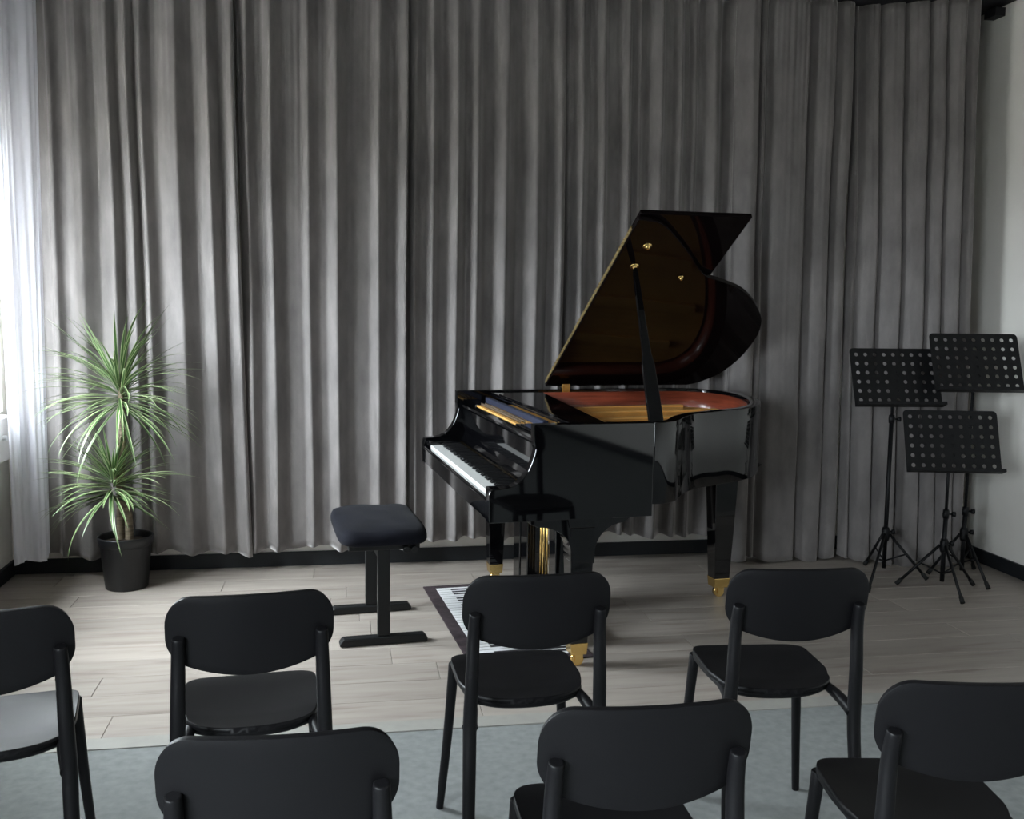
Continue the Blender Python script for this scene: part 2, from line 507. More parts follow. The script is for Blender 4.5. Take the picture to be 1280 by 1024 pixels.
def curtain(P, seed):
    rnd = random.Random(seed)
    x0, x1 = P['x0'], P['x1']
    step = 0.005
    n = int((x1 - x0) / step)
    yb = lambda x: P['yp'] if P['yp'] != 5.12 else 5.28 - 0.38 * (min(max(x, 2.735), 3.40) - 2.735)
    kx = lambda x: P.get('k', yb(x) / P['yp'])
    xs = [x0 + (x1 - x0) * i / n for i in range(n + 1)]
    bands = P['b']

    def raw(x, k):                 # k: tightness of the folds
        d = 0.0
        for i, bb in enumerate(bands):
            a, b = bb[0], bb[1]
            c = bb[2] if len(bb) > 2 else b
            nxt = bands[i + 1][0] if i + 1 < len(bands) else x1 + 0.02
            amp = min(1.7 * (b - a), 0.085)
            if a <= x <= b:
                d = amp * (x - a) / (b - a)
            elif b < x <= c:
                d = amp * (1 + 0.12 * sin(pi * (x - b) / (c - b)))
            elif c < x < nxt:
                b = c
                fall = min(nxt - c, (0.8 * (bb[1] - a) + 0.012) if len(bb) < 3 else 0.014)
                t = (x - b) / fall
                d = amp * max(0.0, 1 - t) ** 1.3 + 0.004 * sin(pi * min(1, (x - b) / (nxt - b)))
        return d * k
    prof = [raw(x, 1) for x in xs]
    for _ in range(3):             # soften
        prof = [(prof[max(i - 1, 0)] + 2 * prof[i] + prof[min(i + 1, n)]) / 4 for i in range(n + 1)]
    fine = [0.005 * sin(2 * pi * x / 0.047 + 3 * sin(5 * x + seed)) + 0.004 * sin(2 * pi * x / 0.031 + 2 * sin(7 * x)) for x in xs]
    wav = [rnd.uniform(0, 6.28) for _ in range(8)]
    nz = 70
    vs = []
    zb = P['hem']
    for j in range(nz + 1):
        t = j / nz
        for i, x in enumerate(xs):
            hem = zb + 0.010 * sin(9 * x + wav[0]) + 0.008 * sin(23 * x + wav[1]) - 0.12 * prof[i]
            z = hem + (CT - hem) * t
            k = 0.95 + 0.18 * sin(1.3 * z + wav[2] + 2.1 * x) + 0.08 * (1 - t)
            k *= 1 - 0.35 * max(0, (t - 0.75) / 0.25)
            d = prof[i] * k + fine[i] * 0.40 * (max(0, (t - 0.45) / 0.55) ** 1.5 + 0.12)
            d += 0.006 * sin(3.1 * z + wav[3] + 4 * x) + 0.004 * sin(5.7 * z + wav[4] + 9 * x)
            bx = x + 0.006 * sin(1.3 * z + wav[5] + 3 * x) + 0.0015 * sin(3.3 * z + wav[6] + 11 * x) + P['slant'] * (t - 0.45) * (i / n) ** 2
            bx *= kx(x)
            yy = yb(x)
            if P['yp'] < 5.3:      # the two right panels bulge out towards the floor and go in at the top
                yy += (0.10 * t + 0.03 * t * t) if P['yp'] == 5.12 else 0.05 * t
            vs.append((bx, yy - d, z))
    mb = MB()
    W_ = n + 1
    fs = [(j * W_ + i, j * W_ + i + 1, (j + 1) * W_ + i + 1, (j + 1) * W_ + i) for j in range(nz) for i in range(n)]
    mb.add(vs, fs, True)
    o = mb.build('curtain', VELVET, fix=False)
    s = o.modifiers.new('thickness', 'SOLIDIFY'); s.thickness = 0.003; s.offset = 0
    o.rotation_euler = (0, 0, RW)
    return tag(o, P['label'], 'curtain', 'grey velvet curtain panels')


for i, P in enumerate(PANELS): curtain(P, 11 + i)
rail = MB().box(XL, XR, 5.10, 5.46, 3.115, 3.20).build('curtain_rail', RAILM, bevel=0.004)
rail.rotation_euler = (0, 0, RW)
MB().box(XR - .06, XR, 5.20, 5.30, 3.06, 3.105).build('end_bracket', RAILM, rail)
for q in range(9):
    MB().box(-1.4 + q * .6, -1.36 + q * .6, 5.24, 5.30, 3.20, ZC).build('ceiling_bracket', RAILM, rail)
tag(rail, 'black curtain rail along the top of the velvet curtains', 'rail')

# white sheer gathered in the window corner
def sheer():
    n, nz = 90, 50
    A, B = Vector((-1.545, 5.035)), Vector((-1.415, 5.215))
    def fn(u, v):
        z = 0.17 + (3.08 - 0.17) * v
        wide = 1.0 + 0.35 * v
        base = A + (B - A) * (0.5 + (u - 0.5) * wide)
        nn = Vector((B.y - A.y, -(B.x - A.x))).normalized()
        d = 0.022 * sin(2 * pi * 1.7 * u + 0.5 * sin(1.5 * z)) + 0.004 * sin(2 * pi * 7 * u + z)
        p = base + nn * d
        return (p.x - 0.02 * v, p.y + 0.06 * v, z + 0.012 * sin(7 * u))
    o = MB().grid(fn, n, nz).build('sheer_curtain', SHEER, fix=False)
    o.rotation_euler = (0, 0, RW)
    return tag(o, 'white sheer voile curtain gathered in the corner beside the window sill', 'curtain')


sheer()

# ------------------------------------------------------------------ grand piano
PA = rad(14.785)
PO = (-0.082, 3.711, 0.0)
W = 1.50
piano = thing('grand_piano', 'glossy black grand piano with its lid propped open', 'piano', PO, PA)
# outer plan of the rim (u along the player's view, v across, 0 = treble side)
bent_ctrl = [(0.66, 0.0), (0.715, 0.004), (0.775, 0.045), (0.82, 0.105), (0.87, 0.175), (0.96, 0.262), (1.10, 0.340), (1.255, 0.415), (1.36, 0.50), (1.46, 0.632), (1.55, 0.83), (1.605, 1.04), (1.615, 1.20), (1.575, 1.35), (1.48, 1.45), (1.36, 1.495), (1.25, 1.50)]


def smooth_poly(P, sub=6):
    out = []
    n = len(P)
    for i in range(n - 1):
        p0, p1, p2, p3 = [Vector(P[max(0, min(n - 1, j))]) for j in (i - 1, i, i + 1, i + 2)]
        for k in range(sub):
            t = k / sub
            out.append(tuple(0.5 * ((2 * p1) + (p2 - p0) * t + (2 * p0 - 5 * p1 + 4 * p2 - p3) * t * t + (3 * p1 - p0 - 3 * p2 + p3) * t ** 3)))
    out.append(tuple(P[-1]))
    return out


bent = smooth_poly(bent_ctrl, 6)


def offset(path, d):
    out = []
    n = len(path)
    for i in range(n):
        t = (Vector(path[min(i + 1, n - 1)]) - Vector(path[max(i - 1, 0)])).normalized()
        nn = Vector((-t.y, t.x))
        out.append(tuple(Vector(path[i]) + nn * d))
    return out


ZR, ZB, ZRB = 1.0, 0.628, 0.675


def ring_wall(mb, outer, inner, z0, z1):
    n = len(outer)
    vs = [(p[0], p[1], z) for z in (z0, z1) for p in outer] + [(p[0], p[1], z) for z in (z0, z1) for p in inner]
    fs = []
    for i in range(n - 1):
        fs += [(i, i + 1, n + i + 1, n + i), (2 * n + i + 1, 2 * n + i, 3 * n + i, 3 * n + i + 1), (n + i, n + i + 1, 3 * n + i + 1, 3 * n + i), (i + 1, i, 2 * n + i, 2 * n + i + 1)]
    fs += [(0, n, 3 * n, 2 * n), (n - 1, 3 * n - 1, 4 * n - 1, 2 * n - 1)]
    o = len(mb.v)
    mb.v += vs
    mb.f += [tuple(i + o for i in f) for f in fs]
    mb.sm += [True] * (len(fs) - 2) + [False] * 2


arm = [(0.0, ZB), (0.0, 0.738), (0.004, 0.750), (0.014, 0.757), (0.045, 0.758), (0.085, 0.764), (0.112, 0.776), (0.134, 0.797), (0.152, 0.822), (0.166, 0.852), (0.177, 0.885), (0.181, 0.905), (0.176, 0.920), (0.173, 0.935), (0.173, ZR), (0.66, ZR), (0.66, ZB)]
for v0, v1 in ((0.0, 0.05), (W - 0.05, W)):
    MB().prism([(u, v0, z) for u, z in arm], [(u, v1, z) for u, z in arm]).build('side_arm', PIANO, piano, bevel=0.003)
rimw = MB()
ring_wall(rimw, bent, offset(bent, 0.05), ZRB, ZR)
rimw.box(0.66, 1.25, W - 0.05, W, ZRB, ZR)
rw = rimw.build('rim', PIANO, piano, bevel=0.003)
# inner rim in mahogany
inr = MB()
path_in = [(0.50, 0.052)] + offset(bent, 0.052) + [(0.50, W - 0.052)]
path_in2 = [(0.50, 0.066)] + offset(bent, 0.066) + [(0.50, W - 0.066)]
ring_wall(inr, path_in, path_in2, 0.80, 0.985)
inr.build('inner_rim', REDWOOD, piano, fix=True)
# soundboard and belly
poly = [(0.45, 0.066)] + offset(bent, 0.066) + [(0.45, W - 0.066)]
MB().prism([(p[0], p[1], 0.80) for p in poly], [(p[0], p[1], 0.812) for p in poly]).build('soundboard', SOUNDB, piano)
poly2 = [(0.2, 0.05)] + offset(bent, 0.05) + [(0.2, W - 0.05)]
MB().prism([(p[0], p[1], 0.69) for p in poly2], [(p[0], p[1], 0.72) for p in poly2]).build('bottom_board', PIANO, piano)
# iron plate: pin block area, outer band and struts with openings between
pl_out = [(0.48, 0.10)] + offset(bent, 0.085) + [(0.48, W - 0.085)]
plate = MB()
plate.prism([(p[0], p[1], 0.885) for p in pl_out], [(p[0], p[1], 0.903) for p in pl_out])
plate.box(0.245, 0.66, 0.52, 1.30, 0.925, 0.938)
MB().box(0.238, 0.345, 0.052, 0.519, 0.90, 0.940).build('front_board', PIANO, piano, bevel=0.002)
MB().box(0.238, 0.345, 1.301, W - 0.052, 0.90, 0.940).build('front_board', PIANO, piano, bevel=0.002)


def bar(mb, a, b, wdt, z0, z1):
    a = Vector(a); b = Vector(b)
    t = (b - a).normalized(); nn = Vector((-t.y, t.x)) * wdt / 2
    q = [a - nn, b - nn, b + nn, a + nn]
    mb.prism([(p.x, p.y, z0) for p in q], [(p.x, p.y, z1) for p in q])


for a, b, wd in (((0.6, 0.42), (1.16, 0.56), 0.05), ((0.6, 0.72), (1.38, 0.82), 0.045), ((0.6, 1.0), (1.46, 1.08), 0.045), ((0.6, 1.22), (1.36, 1.30), 0.04)):
    bar(plate, a, b, wd, 0.890, 0.925)
plate.build('iron_plate', GOLDP, piano, bevel=0.002)
st = MB()
for i in range(44):
    v = 0.14 + i * 0.028
    ue = 0.72 + 0.72 * min(1, (i + 4) / 35) ** 0.8
    st.tube([(0.52, v, 0.93), (min(ue, 1.40), min(v + 0.03 + 0.06 * i / 44, 1.40), 0.915)], 0.0005, 4, False)
so = st.build('strings', STRINGM, piano, fix=False); so['kind'] = 'stuff'
MB().box(0.312, 0.338, 0.36, 1.40, 0.940, 0.968).build('felt_strip', FELTB, piano, bevel=0.004)
tp = MB()
for i in range(19, 57):
    for k in range(2):
        tp.tube([(0.265 + 0.02 * k, 0.16 + i * 0.02, 0.938), (0.265 + 0.02 * k, 0.16 + i * 0.02, 0.952)], 0.0028, 6)
to = tp.build('tuning_pins', STRINGM, piano, fix=False); to['kind'] = 'stuff'
# music desk folded flat
md = MB()
md.prism([(0.345, 0.07, 0.972), (0.49, 0.07, 0.972), (0.62, 1.42, 0.972), (0.345, 1.42, 0.972)], [(0.345, 0.07, 0.992), (0.49, 0.07, 0.992), (0.62, 1.42, 0.992), (0.345, 1.42, 0.992)])
md.build('music_desk', PIANO, piano, bevel=0.003)
dk = MB().box(0.345, 0.357, 0.30, 1.25, 0.992, 1.000).build('music_desk_ledge', PIANO, piano, bevel=0.002)
# fallboard, key bed, key slip, cheeks
fb = MB()
prof = [(0.172, 0.742), (0.195, 0.746), (0.208, 0.760), (0.214, 0.785), (0.214, 0.905), (0.200, 0.918), (0.190, 0.922), (0.190, 0.934), (0.236, 0.934), (0.236, 0.742)]
fb.prism([(u, 0.05, z) for u, z in prof], [(u, W - 0.05, z) for u, z in prof])
fb.build('fallboard', PIANO, piano, bevel=0.002)
MB().box(0.02, 0.64, 0.05, W - 0.05, ZB + .002, 0.700).build('keybed', PIANO, piano, bevel=0.003)
ks = MB().box(0.000, 0.022, 0.05, W - 0.05, ZB + .004, 0.706).box(0.002, 0.018, 0.05, W - 0.05, 0.706, 0.716)
ks.build('key_slip', PIANO, piano, bevel=0.004)
for v0, v1 in ((0.05, 0.132), (W - 0.132, W - 0.05)):
    MB().box(0.016, 0.172, v0, v1, 0.700, 0.748).build('key_block', PIANO, piano, bevel=0.006, segs=3)
kw = (W - 0.268) / 52
wm = MB().box(0.022, 0.168, 0.0004, kw - 0.0006, 0.706, 0.731).build('white_key', IVORY, piano, bevel=0.0012, segs=1)
wm.location = (0, 0.134, 0)
for i in range(1, 52):
    c = wm.copy(); COL.objects.link(c); c.location = (0, 0.134 + i * kw, 0)
bk = MB().prism([(0.072, -0.0055, 0.731), (0.172, -0.0055, 0.731), (0.172, 0.0055, 0.731), (0.072, 0.0055, 0.731)], [(0.082, -0.0042, 0.743), (0.172, -0.0042, 0.743), (0.172, 0.0042, 0.743), (0.082, 0.0042, 0.743)])
first = None
names = 'ABCDEFG'
for i in range(51):
    # white keys counted from the bass side (far end, high v): A B C D ...
    nm = names[i % 7]
    if nm in 'ACDFG':
        v = 0.134 + (52 - i - 1) * kw
        if first is None:
            first = bk.build('black_key', EBONY, piano, bevel=0.001, segs=1); o = first
        else:
            o = first.copy(); COL.objects.link(o)
        o.location = (0, v, 0)
hs = MB()
for i in range(40):
    hs.box(0.172, 0.176, 0.16 + i * 0.03, 0.172 + i * 0.03, 0.7455, 0.7475)
h = hs.build('fallboard_hinge', BRASS, piano, fix=False); h['kind'] = 'stuff'

# lid
AL = rad(31.46)
HZ = 1.012
def lidp(u, ww, off=0.0):
    return (u, W - ww * cos(AL) + off * sin(AL), HZ + ww * sin(AL) + off * cos(AL))


lid_ctrl = [(0.662, 1.50), (0.74, 1.488), (0.80, 1.452), (0.866, 1.388), (0.976, 1.269), (1.055, 1.172), (1.125, 1.098), (1.213, 1.058), (1.342, 0.994), (1.447, 0.904), (1.548, 0.779), (1.606, 0.679), (1.648, 0.530), (1.658, 0.316), (1.622, 0.141), (1.544, 0.036), (1.48, 0.0)]
lidc = smooth_poly(lid_ctrl, 5) + [(0.662, 0.0)]
LT = 0.022
lid = MB().prism([lidp(u, q) for u, q in lidc], [lidp(u, q, LT) for u, q in lidc]).build('lid', LIDM, piano, bevel=0.004)
fl = [(0.672, 0.0), (1.168, 0.0), (1.168, 1.508), (0.672, 1.508)]
MB().prism([lidp(u, q, LT + 0.004) for u, q in fl], [lidp(u, q, LT + 0.024) for u, q in fl]).build('lid_flap', LIDM, piano, bevel=0.004)
hg = MB()
a = [(0.659, 0.02), (0.668, 0.02), (0.668, 1.42), (0.659, 1.42)]
hg.prism([lidp(u, q, 0.009) for u, q in a], [lidp(u, q, 0.027) for u, q in a])
hgo = hg.build('lid_hinge', HINGEM, piano)
sw = MB()
for i in range(48):
    q = 0.04 + i * 0.029
    sw.tube([lidp(0.660, q, 0.014), lidp(0.657, q, 0.014)], 0.003, 6)
    sw.tube([lidp(0.660, q + .014, 0.022), lidp(0.657, q + .014, 0.022)], 0.003, 6)
swo = sw.build('hinge_screws', BRASS, hgo, fix=False); swo['kind'] = 'stuff'
for uu in (0.76,):
    hb = MB().box(uu - .022, uu + .022, W - 0.056, W - 0.044, 0.955, 1.012).box(uu - .022, uu + .022, W - 0.058, W - 0.048, 1.012, 1.028)
    hb.tube([(uu - .024, W - .05, 1.012), (uu + .024, W - .05, 1.012)], 0.006, 8)
    hb.build('spine_hinge', BRASS, piano)
nrm = Vector((0, -sin(AL), -cos(AL)))
for (u, q, r) in ((0.763, 1.319, 0.020), (0.759, 1.165, 0.020), (1.009, 1.085, 0.013)):
    k = MB().lathe([(0, 0.016), (r * 0.35, 0.016), (r * 0.5, 0.010), (r * 0.62, 0.004), (r, 0.003), (r, 0.0)], 20).build('lid_cup', BRASS, piano)
    k.location = lidp(u, q, 0.0)
    k.rotation_euler = nrm.to_track_quat('Z', 'Y').to_euler()
# prop stick
B0 = Vector((0.688, 0.048, 0.985)); T0 = Vector(lidp(0.759, 1.165, -0.012))
ax = (T0 - B0); L_ = ax.length; ax.normalize()
du_ = (Vector((1, 0, 0)) - ax * ax.x).normalized(); dn_ = ax.cross(du_)
prof = [(0.0, 0.030), (0.06, 0.030), (0.22, 0.029), (0.36, 0.026), (0.43, 0.018), (0.60, 0.015), (0.85, 0.012), (0.96, 0.010), (1.0, 0.006)]
pr = MB()
lo = [B0 + ax * L_ * t - du_ * wv for t, wv in prof] + [B0 + ax * L_ * t + du_ * wv for t, wv in reversed(prof)]
pr.prism([p - dn_ * 0.010 for p in lo], [p + dn_ * 0.010 for p in lo])
ps = pr.build('prop_stick', PIANO, piano, bevel=0.003)
hp = MB().tube([B0 + ax * 0.03 * L_ + dn_ * 0.017, B0 + ax * 0.30 * L_ + dn_ * 0.017], 0.0065, 8).build('short_prop', PIANO, ps)

# legs
def piano_leg(u, v, ztop, bw, tw):
    mb = MB()
    def sq(h, z): return [(u - h, v - h, z), (u + h, v - h, z), (u + h, v + h, z), (u - h, v + h, z)]
    mb.prism(sq(bw / 2, 0.098), sq(tw / 2, ztop - 0.05))
    mb.prism(sq(tw / 2 + .004, ztop - 0.05), sq(tw / 2 + .016, ztop))
    lg = mb.build('leg', PIANO, piano, bevel=0.003)
    h = bw / 2 + .002
    fm = MB().prism(sq(h - .004, 0.052), sq(h, 0.100)).build('ferrule', BRASS, lg, bevel=0.002)
    cs = MB()
    cs.tube([(u, v - .014, .026), (u, v + .014, .026)], 0.026, 20)
    cs.tube([(u + .012, v, .03), (u + .006, v, .056)], 0.012, 10)
    cs.box(u - .012, u + .022, v - .020, v - .015, .02, .056).box(u - .012, u + .022, v + .015, v + .020, .02, .056)
    cs.build('caster', BRASS, lg)
    return lg


piano_leg(0.40, 0.125, ZB, 0.070, 0.104)
piano_leg(0.365, W - 0.125, ZB, 0.070, 0.104)
piano_leg(1.400, 0.88, 0.69, 0.080, 0.122)


def bracket(v0, v1):
    arc_l = [(0.352 - 0.135 * (1 - cos(t)), 0.480 + 0.105 * sin(t)) for t in [pi / 2 * i / 8 for i in range(9)]]
    pts = [(0.352, 0.44)] + arc_l + [(0.185, 0.598), (0.185, ZB), (0.60, ZB), (0.60, 0.610)]
    arc_r = [(0.452 + 0.120 * (1 - cos(t)), 0.470 + 0.120 * sin(t)) for t in [pi / 2 * i / 8 for i in range(8, -1, -1)]]
    pts += arc_r + [(0.452, 0.43)]
    return MB().prism([(u, v0, z) for u, z in pts], [(u, v1, z) for u, z in pts]).build('leg_bracket', PIANO, piano, bevel=0.003)


bracket(0.075, 0.175)
bracket(W - 0.175, W - 0.075)
MB().prism([(1.30, 0.76, .655), (1.52, 0.76, .655), (1.54, 1.0, .655), (1.30, 1.0, .655)], [(1.28, 0.74, .69), (1.54, 0.74, .69), (1.56, 1.02, .69), (1.28, 1.02, .69)]).build('leg_plate', PIANO, piano, bevel=0.003)
# pedal lyre
LY0, LY1, LU = 0.35, 1.00, 0.37
for v, v2 in ((0.335, 0.43), (0.775, 0.885), (0.91, 1.02)):
    MB().prism([(LU, v, .12), (LU + .10, v, .12), (LU + .10, v2, .12), (LU, v2, .12)], [(LU, v, ZB), (LU + .10, v, ZB), (LU + .10, v2, ZB), (LU, v2, ZB)]).build('lyre_post', PIANO, piano, bevel=0.004)
MB().box(LU - .02, LU + .13, LY0 - .02, LY1 + .02, 0.065, 0.125).build('pedal_box', PIANO, piano, bevel=0.006)
for v in (0.575, 0.625, 0.675, 0.72):
    MB().tube([(LU + .05, v, .12), (LU + .05, v, ZB)], 0.0055, 8).build('pedal_rod', BRASS, piano)
MB().tube([(LU + .05, 0.46, ZB - .03), (LU + .05, 0.61, 0.12)], 0.007, 8).build('lyre_brace', BRASS, piano)
for v in (0.60, 0.71, 0.82):
    pd = MB()
    pd.prism([(LU - .02, v - .010, .060), (LU - .02, v + .010, .060), (LU - .12, v + .020, .045), (LU - .145, v + .012, .042), (LU - .145, v - .012, .042), (LU - .12, v - .020, .045)],
             [(LU - .02, v - .010, .070), (LU - .02, v + .010, .070), (LU - .12, v + .020, .055), (LU - .145, v + .012, .050), (LU - .145, v - .012, .050), (LU - .12, v - .020, .055)])
    pd.build('pedal', BRASS, piano, bevel=0.002)


def from_piano(u, v, z=0.0):
    return (PO[0] + u * cos(PA) - v * sin(PA), PO[1] + u * sin(PA) + v * cos(PA), z)


# ------------------------------------------------------------------ rug with a printed keyboard
rug = thing('keyboard_rug', 'dark bordered rug with a printed piano keyboard under the piano front', 'rug', from_piano(0.24, 0.76, 0), PA)
MB().box(-.262, .262, -.575, .575, 0.0005, 0.007).build('rug_base', RUGM, rug, bevel=0.003)
MB().box(-.205, .205, -.520, .520, 0.007, 0.0082).build('white_key_print', RUGW, rug)
kk = 1.04 / 28
sep_ = MB()
for i in range(1, 28):
    sep_.box(-.205, .205, -.520 + i * kk - .0012, -.520 + i * kk + .0012, 0.0082, 0.0086)
so = sep_.build('key_line_print', RUGB, rug, fix=False); so['kind'] = 'stuff'
fbk = None
for i in range(1, 28):
    if i % 7 in (0, 3): continue
    if fbk is None:
        fbk = MB().box(-.135, .205, -.0105, .0105, 0.0082, 0.0090).build('black_key_print', RUGB, rug); o = fbk
    else:
        o = fbk.copy(); COL.objects.link(o)
    o.location = (0, -.520 + i * kk, 0)

# ------------------------------------------------------------------ bench
bench = thing('piano_bench', 'black padded piano bench on two T shaped metal legs before the keyboard', 'bench', from_piano(-0.325, 0.775, 0), PA)
def cushion(u, v):
    pass
cb = MB()
hx, hy = 0.190, 0.315
def sq_pt(th, hx, hy, n=6.0):
    c, s = cos(th), sin(th)
    r = (abs(c) ** n + abs(s) ** n) ** (-1 / n)
    return (hx * r * c, hy * r * s)
rings = [(0.0, 0.442, 0.90), (0, 0.441, 0.94), (0, 0.445, 0.975), (0, 0.456, 1.0), (0, 0.470, 1.0), (0, 0.483, 0.985), (0, 0.495, 0.95), (0, 0.503, 0.86), (0, 0.508, 0.6), (0, 0.510, 0.3)]
seg = 72
vs = []
for (_, z, s) in rings:
    for k in range(seg):
        p = sq_pt(2 * pi * k / seg, hx * s, hy * s)
        edge = 0.003 * sin(5 * pi * p[1]) * sin(30 * p[0]) * (1 if z > 0.48 else 0)
        vs.append((p[0], p[1], z + edge))
fs = []
for i in range(len(rings) - 1):
    for k in range(seg):
        k2 = (k + 1) % seg
        fs.append((i * seg + k, i * seg + k2, (i + 1) * seg + k2, (i + 1) * seg + k))
cb.add(vs, fs, True)
cb.add([vs[(len(rings) - 1) * seg + k] for k in range(seg)], [tuple(range(seg))], True)
cb.add([vs[k] for k in range(seg)], [tuple(range(seg - 1, -1, -1))], True)
cb.build('seat_cushion', CUSH, bench)
MB().box(-.15, .15, -.26, .26, 0.415, 0.442).build('seat_frame', BENCHM, bench, bevel=0.004)
for v in (-0.225, 0.225):
    MB().box(-.026, .026, v - .017, v + .017, 0.036, 0.415).build('post', BENCHM, bench, bevel=0.003)
    n = 8
    prf = [(-.187, .0), (.187, .0), (.187, .016), (.172, .034), (-.172, .034), (-.187, .016)]
    MB().prism([(x, v - .026, z + .002) for x, z in prf], [(x, v + .026, z + .002) for x, z in prf]).build('foot', BENCHM, bench, bevel=0.006, segs=3)
MB().box(-.012, .012, -.21, .21, 0.345, 0.375).build('crossbar', BENCHM, bench, bevel=0.003)
for s in (-1, 1):
    MB().tube([(0.0, s * .21, .30), (0.0, s * .10, .415)], 0.010, 8).build('brace', BENCHM, bench)
for x in (0.085, 0.12):
    MB().tube([(x, -.262, .425), (x, -.315, .425)], [0.012, 0.014], 12).build('height_knob', BENCHM, bench, bevel=0.002)

# ------------------------------------------------------------------ chairs
def make_chair():
    root = thing('chair', '', 'chair', (0, 0, 0), 0, 'black plastic chairs in two rows')
    HW = 0.183
    def by(x, z):      # surface of the backrest
        return -0.216 - 0.20 * (z - 0.62) + 0.95 * x * x
    N = 40
    def back(u, t):
        x = HW * sin(pi / 2 * (2 * u - 1))
        ax_ = abs(x)
        r = 0.055
        zt = 0.812 - 0.003 * (ax_ / HW) ** 2
        if ax_ > HW - r: zt -= 0.068 * (1 - math.sqrt(max(0, 1 - ((ax_ - (HW - r)) / r) ** 2)))
        r2 = 0.042
        zb = 0.619 + 0.030 * (ax_ / 0.15) ** 2
        if ax_ > HW - r2: zb += 0.046 * (1 - math.sqrt(max(0, 1 - ((ax_ - (HW - r2)) / r2) ** 2)))
        z = zb + (zt - zb) * t
        return (x, by(x, z), z)
    o = MB().grid(back, N, 10).build('backrest', CHAIRM, root, fix=False)
    s = o.modifiers.new('thickness', 'SOLIDIFY'); s.thickness = 0.012; s.offset = 0
    b = o.modifiers.new('bevel', 'BEVEL'); b.width = 0.004; b.segments = 2; b.limit_method = 'ANGLE'; b.angle_limit = rad(50)
    for sx in (-1, 1):
        top = (sx * 0.156, by(0.156, 0.715) - 0.017, 0.717)
        pts = [(sx * .176, -.272, 0.0), (sx * .170, -.240, .18), (sx * .165, -.214, .36), (sx * .164, -.209, .44), (sx * .161, -.216, .54), (sx * .158, by(.158, .65) - .018, .65), top]
        MB().tube(smooth_poly(pts, 4), [0.0138 + 0.0035 * sin(pi * i / 24) for i in range(25)], 14).build('leg', CHAIRM, root, bevel=0.003)
        pts = [(sx * .153, .165, .450), (sx * .168, .186, .22), (sx * .186, .212, 0.0)]
        MB().tube(smooth_poly(pts, 4), [0.0155 - 0.0045 * i / 8 for i in range(9)], 14).build('leg', CHAIRM, root, bevel=0.003)
        pts = [(sx * .150, .168, .447), (sx * .152, .05, .447), (sx * .143, -.06, .446), (sx * .148, -.14, .442), (sx * .164, -.208, .424)]
        MB().tube(smooth_poly(pts, 4), [0.012, .012, .012, .012, .0115, .0115, .0115, .0115, .011, .012, .013, .014, .0145, .015, .016, .018, .020], 10).build('seat_rail', CHAIRM, root)
    YS0, YS1 = -0.149, 0.208
    def hw(yv):
        if yv > 0.13: return 0.105 + 0.060 * math.sqrt(max(0, 1 - ((yv - 0.13) / 0.0781) ** 2))
        if yv > 0.0: return 0.165
        if yv > -0.06: return 0.165 - 0.012 * (yv / 0.06) ** 2
        return 0.153 * max(0.0, 1 - ((-0.06 - yv) / 0.0891) ** 2.2) ** 0.5
    def seat(u, t):
        # t=0 rear, 1 front ; denser rows at both ends
        yv = YS0 + (YS1 - YS0) * (0.5 - 0.5 * cos(pi * t))
        x = hw(yv) * sin(pi / 2 * (2 * u - 1)) if 0 < t < 1 else hw(yv) * (2 * u - 1)
        xe = x / 0.165
        z = 0.471 - 0.016 * (1 - xe * xe) * max(0, 1 - ((yv - 0.02) / 0.18) ** 2)
        z -= 0.010 * max(0, (yv - 0.12) / 0.08) ** 2
        z -= 0.004 * max(0, (-yv - 0.06) / 0.09)
        return (x, yv, z)
    o = MB().grid(seat, 28, 36).build('seat', CHAIRM, root, fix=False)
    s = o.modifiers.new('thickness', 'SOLIDIFY'); s.thickness = 0.014; s.offset = -1
    fr = MB()
    fr.tube(smooth_poly([(-.142, -.075, .446), (-.08, -.112, .443), (0, -.122, .442), (.08, -.112, .443), (.142, -.075, .446)], 4), 0.013, 10)
    fr.build('rear_rail', CHAIRM, root)
    MB().tube([(-.148, .165, .438), (.148, .165, .438)], 0.012, 10).build('front_rail', CHAIRM, root)
    return root


CH = [
    # back-top centre x, y, turn, label
    ((-1.100, 2.005), 20, 'black chair half cut off by the frame, beside the window wall'),
    ((-0.572, 2.157), 15, 'black chair between the cut-off edge chair and the one over the keyboard rug'),
    ((0.076, 2.345), 11, 'black chair standing directly in front of the keyboard rug and piano'),
    ((0.730, 2.425), 5, 'black chair in front of the piano tail, in line with the music stands'),
    ((-0.346, 1.440), 9, 'black chair closest to the camera, only its backrest and post tops in view'),
    ((0.238, 1.568), 9, 'black front-row chair with its back before the seat of the chair by the rug'),
    ((0.842, 1.685), 1, 'black chair at the lower right corner, seat jutting left, cut by the frame'),
]
proto = None
for (bx, by_), deg, lab in CH:
    a = rad(deg)
    dx, dy = 0.0, 0.254            # from back-top centre to chair origin, local
    loc = (bx - sin(a) * dy, by_ + cos(a) * dy, 0.0)
    if proto is None:
        proto = make_chair(); proto.location = loc; proto.rotation_euler = (0, 0, a); proto['label'] = lab
    else:
        dup(proto, loc, a, lab)

